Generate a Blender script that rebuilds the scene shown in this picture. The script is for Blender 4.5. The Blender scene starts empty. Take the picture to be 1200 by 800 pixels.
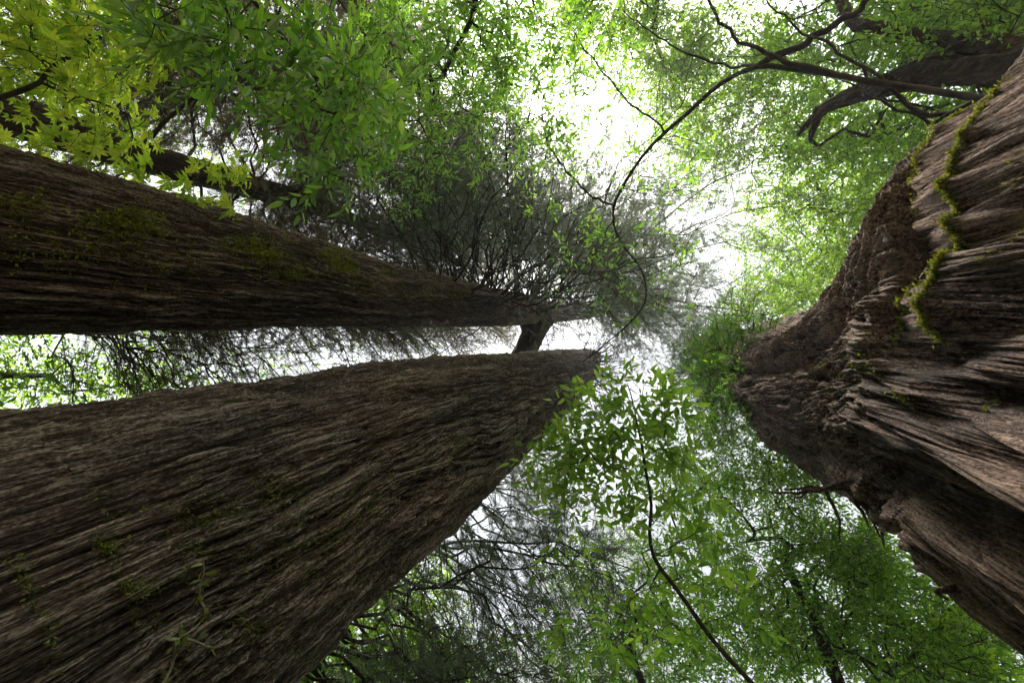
import bpy, math, random
import numpy as np
from mathutils import Matrix, Vector
random.seed(7)
rng = np.random.default_rng(11)
S = bpy.context.scene
COL = S.collection

# ------------------------------------------------------------------ camera
F = 500.0                      # focal length in pixels of the 1200 x 800 photograph
VP = (745.0, 382.0)            # where straight up lands in the picture
CAMP = np.array([0.0, 0.0, 1.35])
ez = np.array([(VP[0] - 600) / F, -(VP[1] - 400) / F, -1.0]); ez /= np.linalg.norm(ez)
ex = np.array([1.0, 0, 0]); ex -= ex.dot(ez) * ez; ex /= np.linalg.norm(ex)
ey = np.cross(ez, ex)
M = np.array([ex, ey, ez])     # camera space to world space
cam = bpy.data.cameras.new('camera'); cam.sensor_width = 36; cam.lens = 36 * F / 1200
cam.clip_start = 0.05; cam.clip_end = 3000
co = bpy.data.objects.new('camera', cam); COL.objects.link(co); S.camera = co
mw = Matrix.Identity(4)
for i in range(3):
    for j in range(3): mw[i][j] = M[i][j]
    mw[i][3] = CAMP[i]
co.matrix_world = mw

# ------------------------------------------------------------------ sky, sun, exposure
SUN_EL, SUN_AZ = math.radians(62), math.radians(-112)     # direction towards the sun (world, az from +X)
sd = Vector((math.cos(SUN_AZ) * math.cos(SUN_EL), math.sin(SUN_AZ) * math.cos(SUN_EL), math.sin(SUN_EL)))
W = bpy.data.worlds.new('World'); S.world = W; W.use_nodes = True
nt = W.node_tree; nt.nodes.clear()
def N(t, typ, **kw):
    n = t.nodes.new(typ)
    for k, v in kw.items(): setattr(n, k, v)
    return n
sky = N(nt, 'ShaderNodeTexSky', sky_type='NISHITA'); sky.sun_disc = False
sky.sun_elevation = SUN_EL; sky.sun_rotation = math.radians(90) - SUN_AZ
sky.air_density = 1.0; sky.dust_density = 4.0; sky.ozone_density = 1.0
hs = N(nt, 'ShaderNodeHueSaturation'); hs.inputs['Saturation'].default_value = 0.22
tc = N(nt, 'ShaderNodeTexCoord'); cn = N(nt, 'ShaderNodeTexNoise'); cn.inputs['Scale'].default_value = 2.6; cn.inputs['Detail'].default_value = 5
cr = N(nt, 'ShaderNodeMapRange'); cr.inputs[1].default_value = .35; cr.inputs[2].default_value = .65; cr.inputs[3].default_value = .72; cr.inputs[4].default_value = 1.3
mx = N(nt, 'ShaderNodeVectorMath', operation='SCALE')
bg = N(nt, 'ShaderNodeBackground'); bg.inputs[1].default_value = 0.05
wo = N(nt, 'ShaderNodeOutputWorld')
L = nt.links.new
L(sky.outputs[0], hs.inputs['Color']); L(tc.outputs['Generated'], cn.inputs['Vector']); L(cn.outputs[0], cr.inputs[0])
L(hs.outputs[0], mx.inputs[0]); L(cr.outputs[0], mx.inputs['Scale']); L(mx.outputs[0], bg.inputs[0]); L(bg.outputs[0], wo.inputs[0])
sl = bpy.data.lights.new('sun', 'SUN'); sl.energy = 5.0; sl.angle = math.radians(12); sl.color = (1, .96, .88)
so = bpy.data.objects.new('sun', sl); COL.objects.link(so); so.rotation_euler = sd.to_track_quat('Z', 'Y').to_euler()
S.view_settings.view_transform = 'Standard'; S.view_settings.look = 'None'; S.view_settings.gamma = 1
S.view_settings.use_curve_mapping = False
S.view_settings.exposure = 2.85
S.cycles.use_denoising = True; S.cycles.denoiser = 'OPENIMAGEDENOISE'
S.cycles.max_bounces = 7; S.cycles.diffuse_bounces = 4; S.cycles.transmission_bounces = 6; S.cycles.glossy_bounces = 2
S.cycles.use_adaptive_sampling = True; S.cycles.adaptive_threshold = 0.012

# ------------------------------------------------------------------ maths helpers
def ray(px, py):
    d = M @ np.array([(px - 600) / F, -(py - 400) / F, -1.0])
    return d / np.linalg.norm(d)
def P(px, py, dist): return CAMP + ray(px, py) * dist
def h3(i, j, k):
    n = (i * 374761393 + j * 668265263 + k * 2147483647 + 1274126177) & 0xffffffff
    n = ((n ^ (n >> 13)) * 1274126177) & 0xffffffff
    n = n ^ (n >> 16)
    return (n & 0xffff).astype(np.float64) / 65535.0
def vn(x, y, z):
    xi = np.floor(x).astype(np.int64); yi = np.floor(y).astype(np.int64); zi = np.floor(z).astype(np.int64)
    fx = x - xi; fy = y - yi; fz = z - zi
    fx = fx*fx*fx*(fx*(fx*6-15)+10); fy = fy*fy*fy*(fy*(fy*6-15)+10); fz = fz*fz*fz*(fz*(fz*6-15)+10)
    r = 0
    for a in (0, 1):
        for b in (0, 1):
            for c in (0, 1):
                w = (fx if a else 1-fx) * (fy if b else 1-fy) * (fz if c else 1-fz)
                r = r + w * h3(xi+a, yi+b, zi+c)
    return r
def fbm(x, y, z, o=3):
    r = 0; a = .5; s = 0
    for q in range(o):
        r = r + a * vn(x + 17*q, y + 31*q, z + 5*q); s += a; a *= .5; x = x*2.03; y = y*2.03; z = z*2.03
    return r / s
def sm(a, b, x):
    t = np.clip((x - a) / (b - a), 0, 1); return t*t*(3-2*t)

# ------------------------------------------------------------------ mesh helpers
def mesh_obj(name, verts, quads=None, tris=None, mat=None, parent=None, smooth=True, attrs=None, loc=None):
    me = bpy.data.meshes.new(name)
    v = np.ascontiguousarray(verts, dtype=np.float32)
    if loc is not None: v = v - np.array(loc, dtype=np.float32)
    q = np.zeros((0, 4), int) if quads is None else np.asarray(quads, int).reshape(-1, 4)
    t = np.zeros((0, 3), int) if tris is None else np.asarray(tris, int).reshape(-1, 3)
    me.vertices.add(len(v)); me.vertices.foreach_set('co', v.ravel())
    nl = q.size + t.size
    me.loops.add(nl); me.loops.foreach_set('vertex_index', np.concatenate([q.ravel(), t.ravel()]).astype(np.int32))
    me.polygons.add(len(q) + len(t))
    st = np.concatenate([np.arange(len(q)) * 4, q.size + np.arange(len(t)) * 3]).astype(np.int32)
    me.polygons.foreach_set('loop_start', st)
    me.polygons.foreach_set('use_smooth', np.full(len(q) + len(t), smooth))
    for k, a in (attrs or {}).items():
        at = me.attributes.new(k, 'FLOAT', 'POINT'); at.data.foreach_set('value', np.asarray(a, dtype=np.float32))
    me.update(calc_edges=True); me.validate()
    if mat: me.materials.append(mat)
    o = bpy.data.objects.new(name, me); COL.objects.link(o)
    if parent is not None:
        o.parent = parent
    if loc is not None and parent is None: o.location = loc
    return o
def thing(name, label, cat, loc=(0, 0, 0), group=None):
    o = bpy.data.objects.new(name, None); COL.objects.link(o); o.location = [float(c) for c in loc]
    o.empty_display_size = .3
    o['label'] = label; o['category'] = cat
    if group: o['group'] = group
    return o

class Tubes:
    """collects tapering tubes into one mesh"""
    def __init__(s): s.v = []; s.q = []; s.n = 0
    def add(s, pts, rad, k=5, rough=0):
        pts = np.asarray(pts, float); rad = np.asarray(rad, float); m = len(pts)
        if m < 2: return
        t = np.gradient(pts, axis=0); t /= np.linalg.norm(t, axis=1, keepdims=True) + 1e-9
        mean = pts[-1] - pts[0]; ref = np.eye(3)[np.argmin(np.abs(mean))]
        u = np.cross(t, ref); u /= np.linalg.norm(u, axis=1, keepdims=True) + 1e-9
        w = np.cross(t, u)
        a = np.arange(k) * 2 * np.pi / k
        ring = pts[:, None] + rad[:, None, None] * (np.cos(a)[None, :, None] * u[:, None] + np.sin(a)[None, :, None] * w[:, None])
        if rough:
            ca = np.cos(a)[None]*2.2 + np.zeros((m, 1)); sa = np.sin(a)[None]*2.2 + np.zeros((m, 1))
            dl = np.concatenate([[0], np.cumsum(np.linalg.norm(np.diff(pts, axis=0), axis=1))])[:, None] + 0*ca
            nz = (np.abs(2*vn(ca*2+9, sa*2, dl*.9)-1)-.5) + .6*(vn(ca*4, sa*4+5, dl*2.5)-.5) + .5*(vn(ca*.5, sa*.5+5, dl*1.2)-.5)
            ring = ring + (ring - pts[:, None]) * (nz * rough)[..., None]
        i = np.arange(m - 1)[:, None] * k; j = np.arange(k)[None]; jn = (j + 1) % k
        q = np.stack([i + j, i + jn, i + k + jn, i + k + j], -1).reshape(-1, 4) + s.n
        s.v.append(ring.reshape(-1, 3)); s.q.append(q); s.n += m * k
    def build(s, name, mat, parent, loc):
        if not s.v: return None
        return mesh_obj(name, np.concatenate(s.v), quads=np.concatenate(s.q), mat=mat, parent=parent, loc=loc)

# leaf templates: (along, side, up) verts and triangles
LANCE = (np.array([[0,0,0],[.25,.5,.05],[.25,-.5,.05],[.3,0,0],[.62,.44,.05],[.62,-.44,.05],[.65,0,0],[1,0,-.1]], float),
         np.array([[0,3,1],[0,2,3],[1,3,6],[1,6,4],[3,2,5],[3,5,6],[4,6,7],[6,5,7]]))
DIAM = (np.array([[0,0,0],[.42,.5,.08],[.42,-.5,.08],[1,0,-.05]], float), np.array([[0,2,3],[0,3,1]]))
def _palm():
    v = [[0.12,0,0]]; t = []
    for ang, l in ((0,1),(42,.86),(-42,.86),(88,.62),(-88,.62)):
        a = math.radians(ang); c, s_ = math.cos(a), math.sin(a); b = len(v)
        for (x, y, z) in ((.5*l,.17*l,.04),(.5*l,-.17*l,.04),(l,0,-.06)):
            v.append([.12 + x*c - y*s_, x*s_ + y*c, z])
        t += [[0, b+1, b+2], [0, b+2, b]]
    return np.array(v, float), np.array(t)
PALM = _palm()
def _spray(n=7, wid=.3):
    v = [[0,.012,0],[0,-.012,0],[1,0,-.06]]; t = [[0,1,2]]
    for i in range(n):
        x = (i + .6) / n; l = wid * (1 - .55 * x) * (.5 + .5 * min(1, x * 4))
        for sg in (1, -1):
            b = len(v)
            v += [[x-.04, sg*.008, 0], [x+.045, sg*.008, 0], [x + l*.75, sg*l, .03 - .06*x]]
            t.append([b, b+1, b+2] if sg > 0 else [b+1, b, b+2])
    return np.array(v, float), np.array(t)
SPRAY = _spray(7, .26); SPRAY_FINE = _spray(11, .2)

class Leaves:
    def __init__(s): s.p = []; s.d = []; s.n = []; s.l = []; s.w = []
    def add(s, p, d, n, l, w):
        s.p.append(np.atleast_2d(p)); s.d.append(np.atleast_2d(d)); s.n.append(np.atleast_2d(n))
        s.l.append(np.atleast_1d(l)); s.w.append(np.atleast_1d(w))
    def build(s, name, tmpl, mat, parent, loc, label=None):
        if not s.p: return None
        p = np.concatenate(s.p); d = np.concatenate(s.d); n = np.concatenate(s.n); l = np.concatenate(s.l); w = np.concatenate(s.w)
        d = d / (np.linalg.norm(d, axis=1, keepdims=True) + 1e-9)
        sd_ = np.cross(n, d); sd_ /= np.linalg.norm(sd_, axis=1, keepdims=True) + 1e-9
        up = np.cross(d, sd_)
        T, Fc = tmpl; k = len(T)
        bend = rng.uniform(-.25, .1, len(p))
        z = T[None, :, 2] * w[:, None] * 2 + bend[:, None] * (T[None, :, 0] ** 2) * l[:, None]
        V = p[:, None] + T[None, :, 0, None] * l[:, None, None] * d[:, None] + (T[None, :, 1] * w[:, None])[..., None] * sd_[:, None] + z[..., None] * up[:, None]
        faces = (Fc[None] + (np.arange(len(p)) * k)[:, None, None]).reshape(-1, 3)
        lv = np.repeat(rng.random(len(p)), k)
        o = mesh_obj(name, V.reshape(-1, 3), tris=faces, mat=mat, parent=parent, smooth=False, attrs={'lv': lv}, loc=loc)
        if label: o['label'] = label
        return o
def rvec(n): 
    v = rng.normal(size=(n, 3)); return v / np.linalg.norm(v, axis=1, keepdims=True)

# ------------------------------------------------------------------ materials
def new_mat(name):
    m = bpy.data.materials.new(name); m.use_nodes = True; t = m.node_tree; t.nodes.clear()
    o = N(t, 'ShaderNodeOutputMaterial'); return m, t, o
def ramp(t, cols):
    r = N(t, 'ShaderNodeValToRGB'); e = r.color_ramp.elements
    while len(e) > len(cols): e.remove(e[-1])
    while len(e) < len(cols): e.new(1)
    for k, (p, c) in enumerate(cols): e[k].position = p; e[k].color = (*c, 1)
    return r
def leaf_mat(name, dark, mid, light, tr=(1.6, 1.5, .6), mix=.5, gloss=.06):
    m, t, o = new_mat(name); l = t.links.new
    a = N(t, 'ShaderNodeAttribute', attribute_name='lv')
    r = ramp(t, [(0, dark), (.55, mid), (1, light)]); l(a.outputs['Fac'], r.inputs[0])
    df = N(t, 'ShaderNodeBsdfDiffuse'); l(r.outputs[0], df.inputs[0])
    mul = N(t, 'ShaderNodeVectorMath', operation='MULTIPLY'); mul.inputs[1].default_value = tr; l(r.outputs[0], mul.inputs[0])
    ts = N(t, 'ShaderNodeBsdfTranslucent'); l(mul.outputs[0], ts.inputs[0])
    m1 = N(t, 'ShaderNodeMixShader'); m1.inputs[0].default_value = mix; l(df.outputs[0], m1.inputs[1]); l(ts.outputs[0], m1.inputs[2])
    g = N(t, 'ShaderNodeBsdfGlossy'); g.inputs['Roughness'].default_value = .38; g.inputs[0].default_value = (.8, .85, .8, 1)
    m2 = N(t, 'ShaderNodeMixShader'); m2.inputs[0].default_value = gloss; l(m1.outputs[0], m2.inputs[1]); l(g.outputs[0], m2.inputs[2])
    l(m2.outputs[0], o.inputs[0]); return m
M_MAPLE = leaf_mat('maple_leaf', (.24, .38, .03), (.41, .54, .055), (.6, .66, .09), tr=(1.4, 1.4, .9), mix=.6)
M_YOUNG = leaf_mat('young_leaf', (.08, .18, .02), (.17, .31, .04), (.3, .45, .07), tr=(1.5, 1.5, .8), mix=.6)
M_LAUREL = leaf_mat('laurel_leaf', (.045, .125, .016), (.105, .24, .026), (.21, .38, .045), tr=(1.8, 1.7, .7), mix=.55, gloss=.1)
M_OAK = leaf_mat('tanoak_leaf', (.045, .115, .018), (.11, .23, .03), (.23, .37, .05), tr=(1.8, 1.8, .5), mix=.55)
M_FAR = leaf_mat('far_leaf', (.055, .12, .025), (.115, .22, .035), (.23, .35, .065), tr=(1.8, 1.7, .6), mix=.55)
M_CON = leaf_mat('redwood_needles', (.055, .07, .052), (.085, .1, .075), (.12, .14, .1), tr=(1.4, 1.4, 1.2), mix=.45, gloss=.03)
M_CONDRY = leaf_mat('dry_needles', (.07, .066, .048), (.11, .103, .072), (.16, .15, .1), tr=(1.2, 1.1, .8), mix=.35, gloss=.02)
M_CONG = leaf_mat('fresh_needles', (.02, .07, .008), (.05, .12, .012), (.1, .17, .02), tr=(1.6, 1.6, .5), mix=.45, gloss=.04)
M_MOSS = leaf_mat('moss_leaf', (.09, .11, .014), (.18, .2, .025), (.3, .31, .05), tr=(1.2, 1.2, .6), mix=.3, gloss=.02)
M_FERN = leaf_mat('bark_sprout_leaf', (.07, .1, .02), (.12, .15, .03), (.2, .22, .06), tr=(1.3, 1.3, .6), mix=.4, gloss=.03)

def bark_mat(name, furrow, mid, top, moss=.0, fine=70, bump=.5, seed=0):
    m, t, o = new_mat(name); l = t.links.new
    tcn = N(t, 'ShaderNodeTexCoord')
    def noise(sc, zs, detail=5, rough=.6, off=0, dist=0):
        mp = N(t, 'ShaderNodeMapping'); mp.inputs['Scale'].default_value = (sc, sc, sc * zs); mp.inputs['Location'].default_value = (off + seed, off, seed)
        l(tcn.outputs['Object'], mp.inputs[0])
        n = N(t, 'ShaderNodeTexNoise'); n.inputs['Scale'].default_value = 1; n.inputs['Detail'].default_value = detail
        n.inputs['Roughness'].default_value = rough; n.inputs['Distortion'].default_value = dist; l(mp.outputs[0], n.inputs['Vector']); return n
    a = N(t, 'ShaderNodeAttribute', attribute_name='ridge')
    f = noise(fine, .07, 6, .65, 3, .4)
    f2 = noise(fine * .35, .06, 5, .6, 9, .6)
    big = noise(1.3, .6, 4, .6, 5)
    iso = noise(fine * 1.6, .45, 4, .7, 31)
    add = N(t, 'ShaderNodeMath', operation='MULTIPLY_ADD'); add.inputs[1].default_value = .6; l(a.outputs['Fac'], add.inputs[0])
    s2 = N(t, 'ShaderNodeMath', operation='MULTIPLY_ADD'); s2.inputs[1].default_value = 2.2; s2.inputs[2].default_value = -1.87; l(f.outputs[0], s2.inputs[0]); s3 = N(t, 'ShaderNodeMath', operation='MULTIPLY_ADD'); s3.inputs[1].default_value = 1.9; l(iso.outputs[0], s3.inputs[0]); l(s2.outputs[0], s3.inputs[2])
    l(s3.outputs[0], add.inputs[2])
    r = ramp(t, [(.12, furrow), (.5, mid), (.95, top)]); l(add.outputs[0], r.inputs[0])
    hue = ramp(t, [(.35, (.85, .8, .78)), (.6, (1.15, 1.0, .9))]); l(big.outputs[0], hue.inputs[0])
    mm = N(t, 'ShaderNodeVectorMath', operation='MULTIPLY'); l(r.outputs[0], mm.inputs[0]); l(hue.outputs[0], mm.inputs[1])
    mo = noise(2.2, .5, 6, .7, 21); mo2 = noise(22, .6, 4, .7, 14)
    mr = N(t, 'ShaderNodeMath', operation='MULTIPLY_ADD'); mr.inputs[1].default_value = .35; l(mo2.outputs[0], mr.inputs[0]); l(mo.outputs[0], mr.inputs[2])
    mk = N(t, 'ShaderNodeMapRange'); mk.inputs[1].default_value = .86 - moss; mk.inputs[2].default_value = .93 - moss; l(mr.outputs[0], mk.inputs[0])
    mc = N(t, 'ShaderNodeMix', data_type='RGBA'); l(mk.outputs[0], mc.inputs[0]); l(mm.outputs[0], mc.inputs[6]); mc.inputs[7].default_value = (.05, .06, .016, 1)
    b = N(t, 'ShaderNodeBsdfPrincipled'); b.inputs['Roughness'].default_value = .93; b.inputs['Specular IOR Level'].default_value = .2
    l(mc.outputs[2], b.inputs['Base Color'])
    hsum = N(t, 'ShaderNodeMath', operation='MULTIPLY_ADD'); hsum.inputs[1].default_value = 1.3; l(f2.outputs[0], hsum.inputs[0])
    h3_ = N(t, 'ShaderNodeMath', operation='MULTIPLY_ADD'); h3_.inputs[1].default_value = .3; l(iso.outputs[0], h3_.inputs[0]); l(f.outputs[0], h3_.inputs[2]); l(h3_.outputs[0], hsum.inputs[2])
    bp = N(t, 'ShaderNodeBump'); bp.inputs['Strength'].default_value = bump; bp.inputs['Distance'].default_value = .09; l(hsum.outputs[0], bp.inputs['Height'])
    l(bp.outputs[0], b.inputs['Normal']); l(b.outputs[0], o.inputs[0]); return m
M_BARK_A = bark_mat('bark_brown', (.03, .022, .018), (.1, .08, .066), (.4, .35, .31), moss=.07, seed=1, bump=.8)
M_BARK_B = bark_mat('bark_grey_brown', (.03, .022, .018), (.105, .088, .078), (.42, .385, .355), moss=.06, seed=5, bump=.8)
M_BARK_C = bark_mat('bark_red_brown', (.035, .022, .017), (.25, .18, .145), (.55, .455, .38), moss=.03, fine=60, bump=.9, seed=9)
M_BARK_FAR = bark_mat('bark_far', (.03, .024, .02), (.08, .06, .05), (.15, .12, .1), moss=.04, fine=25, seed=13)
def twig_mat(name, c1, c2, sc=14):
    m, t, o = new_mat(name); l = t.links.new
    tcn = N(t, 'ShaderNodeTexCoord'); n = N(t, 'ShaderNodeTexNoise'); n.inputs['Scale'].default_value = sc; n.inputs['Detail'].default_value = 6; l(tcn.outputs['Object'], n.inputs['Vector'])
    r = ramp(t, [(.35, c1), (.65, c2)]); l(n.outputs[0], r.inputs[0])
    b = N(t, 'ShaderNodeBsdfPrincipled'); b.inputs['Roughness'].default_value = .85; b.inputs['Specular IOR Level'].default_value = .25; l(r.outputs[0], b.inputs['Base Color'])
    bp = N(t, 'ShaderNodeBump'); bp.inputs['Strength'].default_value = .5; bp.inputs['Distance'].default_value = .01; l(n.outputs[0], bp.inputs['Height']); l(bp.outputs[0], b.inputs['Normal'])
    l(b.outputs[0], o.inputs[0]); return m
M_TWIG = twig_mat('dark_twig', (.018, .014, .012), (.05, .04, .033))
M_TWIGG = twig_mat('grey_twig', (.09, .075, .065), (.2, .17, .15))
M_MOSSY = twig_mat('mossy_bark', (.05, .045, .025), (.15, .15, .035), 22)

# ------------------------------------------------------------------ ground
gv = []; gq = []
GN = 60
gx = np.sinh(np.linspace(-4.2, 4.2, GN)) * 8
X, Y = np.meshgrid(gx, gx, indexing='ij'); Rr = np.hypot(X, Y)
Z = (fbm(X*.35+50, Y*.35+50, X*0+1, 4) - .5) * .5 * sm(.5, 4, Rr)
i, j = np.meshgrid(np.arange(GN-1), np.arange(GN-1), indexing='ij')
gq = np.stack([i*GN+j, (i+1)*GN+j, (i+1)*GN+j+1, i*GN+j+1], -1).reshape(-1, 4)
mg, t, o_ = new_mat('forest_floor'); l = t.links.new
tcn = N(t, 'ShaderNodeTexCoord'); n1 = N(t, 'ShaderNodeTexNoise'); n1.inputs['Scale'].default_value = 3; n1.inputs['Detail'].default_value = 9; l(tcn.outputs['Object'], n1.inputs['Vector'])
r_ = ramp(t, [(.3, (.035, .022, .014)), (.5, (.08, .05, .03)), (.7, (.05, .07, .02))]); l(n1.outputs[0], r_.inputs[0])
b_ = N(t, 'ShaderNodeBsdfPrincipled'); b_.inputs['Roughness'].default_value = .95; l(r_.outputs[0], b_.inputs['Base Color']); l(b_.outputs[0], o_.inputs[0])
g = mesh_obj('ground', np.stack([X.ravel(), Y.ravel(), Z.ravel()], -1), quads=gq, mat=mg); g['kind'] = 'structure'

# ------------------------------------------------------------------ big trunks fitted from where their two edges are seen
def fit(d, ts, a1, a2):
    """ring radius and azimuth per height so that the outline of the whole trunk lands on the measured edges"""
    sg = 1 if a1.mean() > a2.mean() else -1
    al = np.abs(a1 - a2) / 2; h = d * .92 / ts; A1, A2 = a1.copy(), a2.copy(); best = None
    ker = np.array([.1, .2, .4, .2, .1])
    for it in range(160):
        al = np.clip(sg * (A1 - A2) / 2, .01, .85); ph = (A1 + A2) / 2; r = d * np.sin(al)
        rho = ts[:, None] * h[None, :]
        be = np.arccos(np.clip((rho**2 + d*d - r[None]**2) / (2*rho*d), -1, 1)); be = np.where(np.abs(rho - d) < r[None], be, -9)
        i1 = (ph[None]*sg + be).argmax(1); i2 = (-ph[None]*sg + be).argmax(1)
        s1 = sg * (ph[None]*sg + be).max(1)
        s2 = -sg * (-ph[None]*sg + be).max(1)
        e1, e2 = s1 - a1, s2 - a2
        err = np.abs(e1).mean() + np.abs(e2).mean()
        if best is None or err < best[0]: best = (err, h.copy(), r.copy(), ph.copy())
        d1 = np.zeros_like(A1); n1 = d1 + 1e-6; d2 = d1.copy(); n2 = n1.copy()
        np.add.at(d1, i1, e1); np.add.at(n1, i1, 1); np.add.at(d2, i2, e2); np.add.at(n2, i2, 1)
        A1 = A1 - .3 * np.clip(np.convolve(np.pad(d1/n1, 2, 'edge'), ker, 'valid'), -.08, .08)
        A2 = A2 - .3 * np.clip(np.convolve(np.pad(d2/n2, 2, 'edge'), ker, 'valid'), -.08, .08)
        A1 = .85*A1 + .15*np.convolve(np.pad(A1, 1, 'edge'), [.25, .5, .25], 'valid'); A2 = .85*A2 + .15*np.convolve(np.pad(A2, 1, 'edge'), [.25, .5, .25], 'valid')
    return best
class Trunk:
    def __init__(s, d, e1, e2, top_h, flare=.15):
        s.d = d
        def conv(e):
            o = []
            for px, py in e:
                v = ray(px, py); az = math.atan2(v[1], v[0]) % (2*math.pi)
                if s_wrap and az > math.pi: az -= 2*math.pi
                o.append((math.hypot(v[0], v[1]) / v[2], az))
            o.sort(); return np.array(o)
        m = e1[len(e1)//2]; v = ray(*m); s_wrap = v[0] > 0
        c1, c2 = conv(e1), conv(e2)
        tmin = max(c1[0, 0], c2[0, 0]); tmax = max(c1[-1, 0], c2[-1, 0])
        ts = np.exp(np.linspace(math.log(tmin), math.log(tmax), 40))
        a1 = np.interp(np.log(ts), np.log(c1[:, 0]), c1[:, 1]); a2 = np.interp(np.log(ts), np.log(c2[:, 0]), c2[:, 1])
        k = np.ones(5) / 5
        a1 = np.convolve(np.pad(a1, 2, 'edge'), k, 'valid'); a2 = np.convolve(np.pad(a2, 2, 'edge'), k, 'valid')
        al = np.abs(a1 - a2) / 2; ph = (a1 + a2) / 2
        _, h, r, ph = fit(d, ts, a1, a2)
        o = np.argsort(h); h = h[o]; r = r[o]; ph = ph[o]
        # below what is seen: a flare to the ground; above: taper to the top
        hb = np.array([-CAMP[2] - .6, -CAMP[2] * .4]); rb = r[0] * np.array([1 + flare, 1 + flare * .6])
        ha = np.linspace(h[-1], top_h, 12)[1:]; ra = r[-1] * (1 - (ha - h[-1]) / (top_h - h[-1])) ** .8 + .01
        s.h = np.concatenate([hb, h, ha]); s.r = np.concatenate([rb, r, ra]); s.ph = np.concatenate([[ph[0]]*2, ph, [ph[-1]]*11])
        s.top = top_h
    def R(s, h): return np.interp(h, s.h, s.r)
    def C(s, h):
        p = np.interp(h, s.h, s.ph); return s.d * np.cos(p), s.d * np.sin(p)
    def at(s, px, py):
        """point of the smooth trunk seen at a pixel, with its outward normal"""
        v = ray(px, py); tt = np.linspace(.3, 60, 6000); q = v[None] * tt[:, None]
        cx, cy = s.C(q[:, 2]); f = np.hypot(q[:, 0] - cx, q[:, 1] - cy) - s.R(q[:, 2])
        w = np.where(f < 0)[0]
        kx = w[0] if len(w) else int(np.argmin(f)); p = q[kx]; n = np.array([p[0] - cx[kx], p[1] - cy[kx], 0]); n /= np.linalg.norm(n)
        return p + CAMP, n
    def build(s, parent, mat, disp, nth=620, nrow=900, loc=(0, 0, 0)):
        tfar = s.d / s.top; tn = s.d / s.h[2]
        t_ = np.linspace(tn * 1.12, tfar, nrow - 14)
        hh = np.concatenate([np.linspace(s.h[0], s.d / t_[0], 15)[:-1], s.d / t_])
        u = np.linspace(0, 1, nth, endpoint=False); fac = np.interp(.5, [0, 1], [0, 1])
        # columns crowd towards the camera side
        th = 2*np.pi*u + .62*np.sin(2*np.pi*u)
        H, U = np.meshgrid(hh, th, indexing='ij'); PH = np.interp(H, s.h, s.ph)
        Rr = np.interp(H, s.h, s.r)
        base = np.interp(8.0, s.h, s.ph)
        ang = U + base                       # u = 0 faces away, u = pi faces camera
        dr, ridge = disp(np.cos(ang), np.sin(ang), ang, H, Rr)
        Rd = Rr + dr
        Xx = s.d * np.cos(PH) + Rd * np.cos(ang); Yy = s.d * np.sin(PH) + Rd * np.sin(ang)
        V = np.stack([Xx, Yy, H + CAMP[2]], -1).reshape(-1, 3)
        m, k = len(hh), nth
        i = np.arange(m-1)[:, None] * k; j = np.arange(k)[None]; jn = (j+1) % k
        q = np.stack([i+j, i+jn, i+k+jn, i+k+j], -1).reshape(-1, 4)
        s.th = th + base; s.hh = hh; s.V = V.reshape(m, k, 3)
        return mesh_obj('trunk', V, quads=q, mat=mat, parent=parent, attrs={'ridge': ridge.ravel()}, loc=loc)

def bark_disp(Rn, amp, lumps=.0, freq=1.0, warp=.5, twist=0., sd_=0, flute=0., zs=.09, far=30.):
    def f(c, s, ang, h, r):
        a = ang + twist * h
        x = np.cos(a) * Rn; y = np.sin(a) * Rn
        z = h + 40
        wx = (fbm(x*1.1+sd_, y*1.1, z*.55, 3) - .5) * warp; wy = (fbm(x*1.1, y*1.1+sd_+9, z*.55+7, 3) - .5) * warp
        x2 = x + wx; y2 = y + wy
        k = 1.0
        n1 = np.abs(2*vn(x2*4.2*freq+sd_, y2*4.2*freq, z*4.2*freq*zs*.6)-1)**.7
        n2 = np.abs(2*vn(x2*10*freq, y2*10*freq+sd_, z*10*freq*zs*.55)-1)**.7
        n3 = np.abs(2*vn(x2*23*freq, y2*23*freq, z*23*freq*zs*.6)-1)**.75
        n4 = vn(x2*52*freq, y2*52*freq, z*52*freq*zs*1.4)
        br = fbm(x*7+3, y*7, z*3.0, 3); br2 = vn(x*30+3, y*30, z*9.0)
        n5 = np.abs(2*vn(x2*38*freq+7, y2*38*freq, z*38*freq*zs*.7)-1)
        n6 = np.abs(2*vn(x2*95*freq+7, y2*95*freq, z*95*freq*zs*.8)-1)
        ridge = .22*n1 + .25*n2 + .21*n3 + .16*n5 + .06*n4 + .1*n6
        d = amp * ((ridge - .5) * 2.4 + (br - .5) * .3 + (br2 - .5) * .18)
        fade = np.clip(r / max(Rn, .01), .12, 1.2)
        d = d * fade
        big = (fbm(x*.8+sd_*3, y*.8, z*.22, 3) - .5) * lumps
        fl = flute * (np.abs(vn(x*1.9+sd_, y*1.9+5, z*.16)*2 - 1) - .45)
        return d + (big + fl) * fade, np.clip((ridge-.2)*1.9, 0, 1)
    return f

def tube_path(pts, n=None, wig=.0, seed=0):
    pts = np.asarray(pts, float)
    s = np.concatenate([[0], np.cumsum(np.linalg.norm(np.diff(pts, axis=0), axis=1))])
    n = n or max(4, len(pts) * 4)
    u = np.linspace(0, s[-1], n)
    # Catmull-like smoothing: interpolate then blur
    q = np.stack([np.interp(u, s, pts[:, k]) for k in range(pts.shape[1])], -1)
    for _ in range(2):
        q[1:-1] = (q[:-2] + 2*q[1:-1] + q[2:]) / 4
    if wig:
        ln = s[-1]
        for k in range(3):
            q[:, k] += wig * (vn(u*3.1/max(ln/6, .3)+seed*7.3+k*11, u*0+k, u*0+seed) - .5) * np.minimum(1, u/(ln*.15+1e-6))
    return q

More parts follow.
